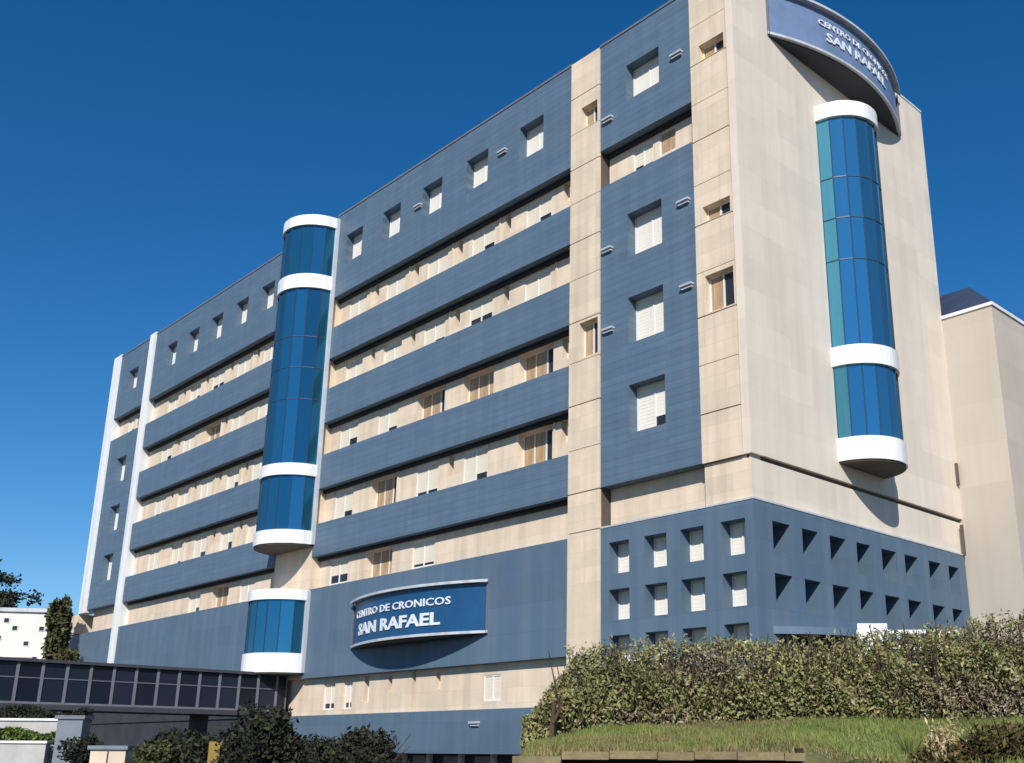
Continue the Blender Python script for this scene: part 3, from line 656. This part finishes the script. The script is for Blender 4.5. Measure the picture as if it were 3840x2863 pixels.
# retaining wall with an ochre stone cap
RW = thing('retaining_wall', 'low dark wall with an ochre stone cap at the foot of the grass bank', 'wall', G(0, 11, -1.7), rot=math.atan2(RT.y, RT.x))
MB().box(-0.45, 2.22, 0.0, 0.22, 0.0, 1.62).build('wall', M['brownwall'], RW)
x = -0.62
while x < 2.2:
    w_ = random.uniform(0.34, 0.5); w_ = min(w_, 2.26 - x); dz = random.uniform(-0.006, 0.006)
    drop_ = 0.05 * max(0, (-0.1 - x)) ** 1.0 * 2
    MB().box(x + 0.004, x + w_ - 0.004, -0.30, 0.30, 1.625 + dz - drop_, 1.70 + dz - drop_).build('cap_stone', M['cap'], RW); x += w_
MB().box(2.22, 2.29, -0.06, 0.02, 0.0, 1.74).build('end_post', M['brownwall'], RW)

# the hedge
HD = thing('hedge', 'long dense olive green hedge along the top of the grass bank', 'hedge', (0, 0, 0))
def hedge_pts(n, smin, smax, shell):
    s = smin + (smax - smin) * rng.random(n)
    th = rng.random(n) * PI; lump = 1 + 0.09 * np.sin(s * 2.1 + th * 2) + 0.09 * np.sin(s * 4.7 + th * 5) + 0.09 * np.sin(s * 9 + th * 8)
    r = (1 - shell * rng.random(n) ** 1.6) * lump
    endf = np.clip((s - smin) / 0.9, 0.15, 1) ** 0.5
    zb = np.interp(s, [-1.0, 0.0, 1.0, 2.5, 7.0, 12.0], [0.0, 0.22, 0.34, 0.42, 0.50, 0.60])
    hh = 1.39 + 0.085 * np.minimum(s, 12) - zb + 0.09 * np.sin(s * 0.9 + 0.6) + 0.05 * np.sin(s * 3.1)
    d = 17.4 - np.cos(th) * 0.85 * r * endf
    z = zb - 0.06 + np.sin(th) ** 0.75 * hh * r * endf + rng.normal(size=n) * 0.03
    B0 = np.array([CAM.x, CAM.y, 0]); return B0 + s[:, None] * np.array(RT) + d[:, None] * np.array(FW) + np.array([0, 0, 1.0]) * z[:, None]
pa = hedge_pts(135000, -0.85, 15, 0.6)
msk = (np.sin(pa[:, 0] * 1.9) + np.sin(pa[:, 2] * 5 + pa[:, 1]) + rng.normal(size=len(pa)) * 0.5) > 1.15
pf = pa[~msk]; half_ = len(pf) // 2
leaves('foliage', pf[:half_], 0.09, M['hedge'], HD, 2.4)
leaves('fine_foliage', pf[half_:], 0.055, M['hedge'], HD, 1.8)
leaves('dry_foliage', pa[msk], 0.072, M['hedgebrown'], HD, 2.6)
tw = MB()
q = random.Random(3)
for k in range(700):
    s = q.uniform(-0.25, 15); d = 17.4 + q.uniform(-0.6, 0.5); b_ = G(s, d, base_h(s) - 0.05)
    e_ = G(s + q.uniform(-.4, .4), d + q.uniform(-.55, .35), 0.27 + 0.085 * min(s, 12) + q.uniform(0.7, 1.30)); tw.tube(b_, e_, 0.02, 0.006, 4, False)
tw.build('twigs', M['bark'], HD)
MB().tube(G(-0.38, 16.6, -0.05), G(-0.33, 16.65, 0.75), 0.05, 0.03).tube(G(-0.35, 16.6, 0.4), G(-0.12, 16.8, 0.85), 0.03, 0.015).build('stem', M['bark'], HD)
# taller shoots on the outline
sp = rng.random(600) * 15 - 0.1; B0 = np.array([CAM.x, CAM.y, 0]); L2 = []
for s in sp:
    hh = 1.15 + 0.10 * math.sin(s * 0.9 + 0.6); o = B0 + s * np.array(RT) + (17.4 + rng.normal() * 0.3) * np.array(FW) + np.array([0, 0, 0.27 + 0.085 * min(s, 12) + hh * (0.5 if s < -0.3 else 0.90)])
    dv = np.array([rng.normal() * 0.3, rng.normal() * 0.3, 1.0]); ll = 0.10 + 0.22 * rng.random()
    for t in np.linspace(0, 1, 12): L2.append(o + dv * ll * t + rng.normal(size=3) * 0.02)
leaves('shoots', np.array(L2), 0.08, M['hedge'], HD, 3)

# dry bush with straw plumes at the bottom right
DB = thing('dry_bush', 'dark dry bush with pale straw plumes at the bottom right corner', 'bush', G(2.8, 8.3, -0.12))
leaves('foliage', blob_points(6000, (0.35, 0.35, 0.08), (0.75, 0.75, 0.30), 9, 77), 0.06, M['dry'], DB, 3)
tb = MB(); q = random.Random(9)
for k in range(90):
    a = q.uniform(0, 2 * PI); r = q.uniform(0.1, 0.7); tb.tube((0.35, 0.35, 0), (0.35 + r * math.cos(a), 0.35 + r * math.sin(a), q.uniform(0.15, 0.42)), 0.006, 0.002, 3, False)
tb.build('stems', M['bark'], DB)
for k in range(5):
    c = np.array([q.uniform(-0.12, 0.2), q.uniform(-0.12, 0.2), q.uniform(0.12, 0.25)]); tag(leaves('plume', c + rng.normal(size=(130, 3)) * np.array([0.035, 0.035, 0.06]), 0.05, M['straw'], DB, 3, up=1.5), kind='stuff')
# tall grass tufts standing by the dry bush
for k_, (s, d, lb) in enumerate(((4.9, 10.6, 'straw coloured grass tuft right of the dry bush'), (3.2, 10.4, 'straw coloured grass tuft left of the dry bush'), (6.1, 11.6, 'straw coloured grass tuft in the slope at the right edge'))):
    z = bank_h(s, d); tf = thing('grass_tuft', lb, 'grass tuft', G(s, d, z), 'grass tufts on the bank')
    m = MB()
    for j in range(120):
        a = q.uniform(0, 2 * PI); r = q.uniform(0.02, 0.22); h_ = q.uniform(0.12, 0.34); i0 = len(m.v)
        m.v += [(-0.008, 0, 0), (0.008, 0, 0), (r * math.cos(a), r * math.sin(a), h_)]; m.f.append((i0, i0 + 1, i0 + 2))
    m.build('blades', M['straw'] if k_ != 1 else M['grass'], tf)

# white terrace railing peeping over the hedge by the entrance
TR = thing('terrace_railing', 'white railing just above the hedge in front of the podium windows', 'railing', (5.9, -4.5, 0.4), rot=math.radians(40))
MB().box(0, 2.2, -0.03, 0.03, 2.10, 2.18).build('rail', M['white'], TR); MB().box(0, 2.2, -0.02, 0.02, 1.75, 1.80).build('rail', M['white'], TR)
for k in range(6): MB().box(k * 0.43, k * 0.43 + 0.05, -0.025, 0.025, 0, 2.10).build('post', M['white'], TR)
MB().box(0.02, 0.66, -0.05, -0.031, 1.86, 2.32).build('panel', M['white'], TR)
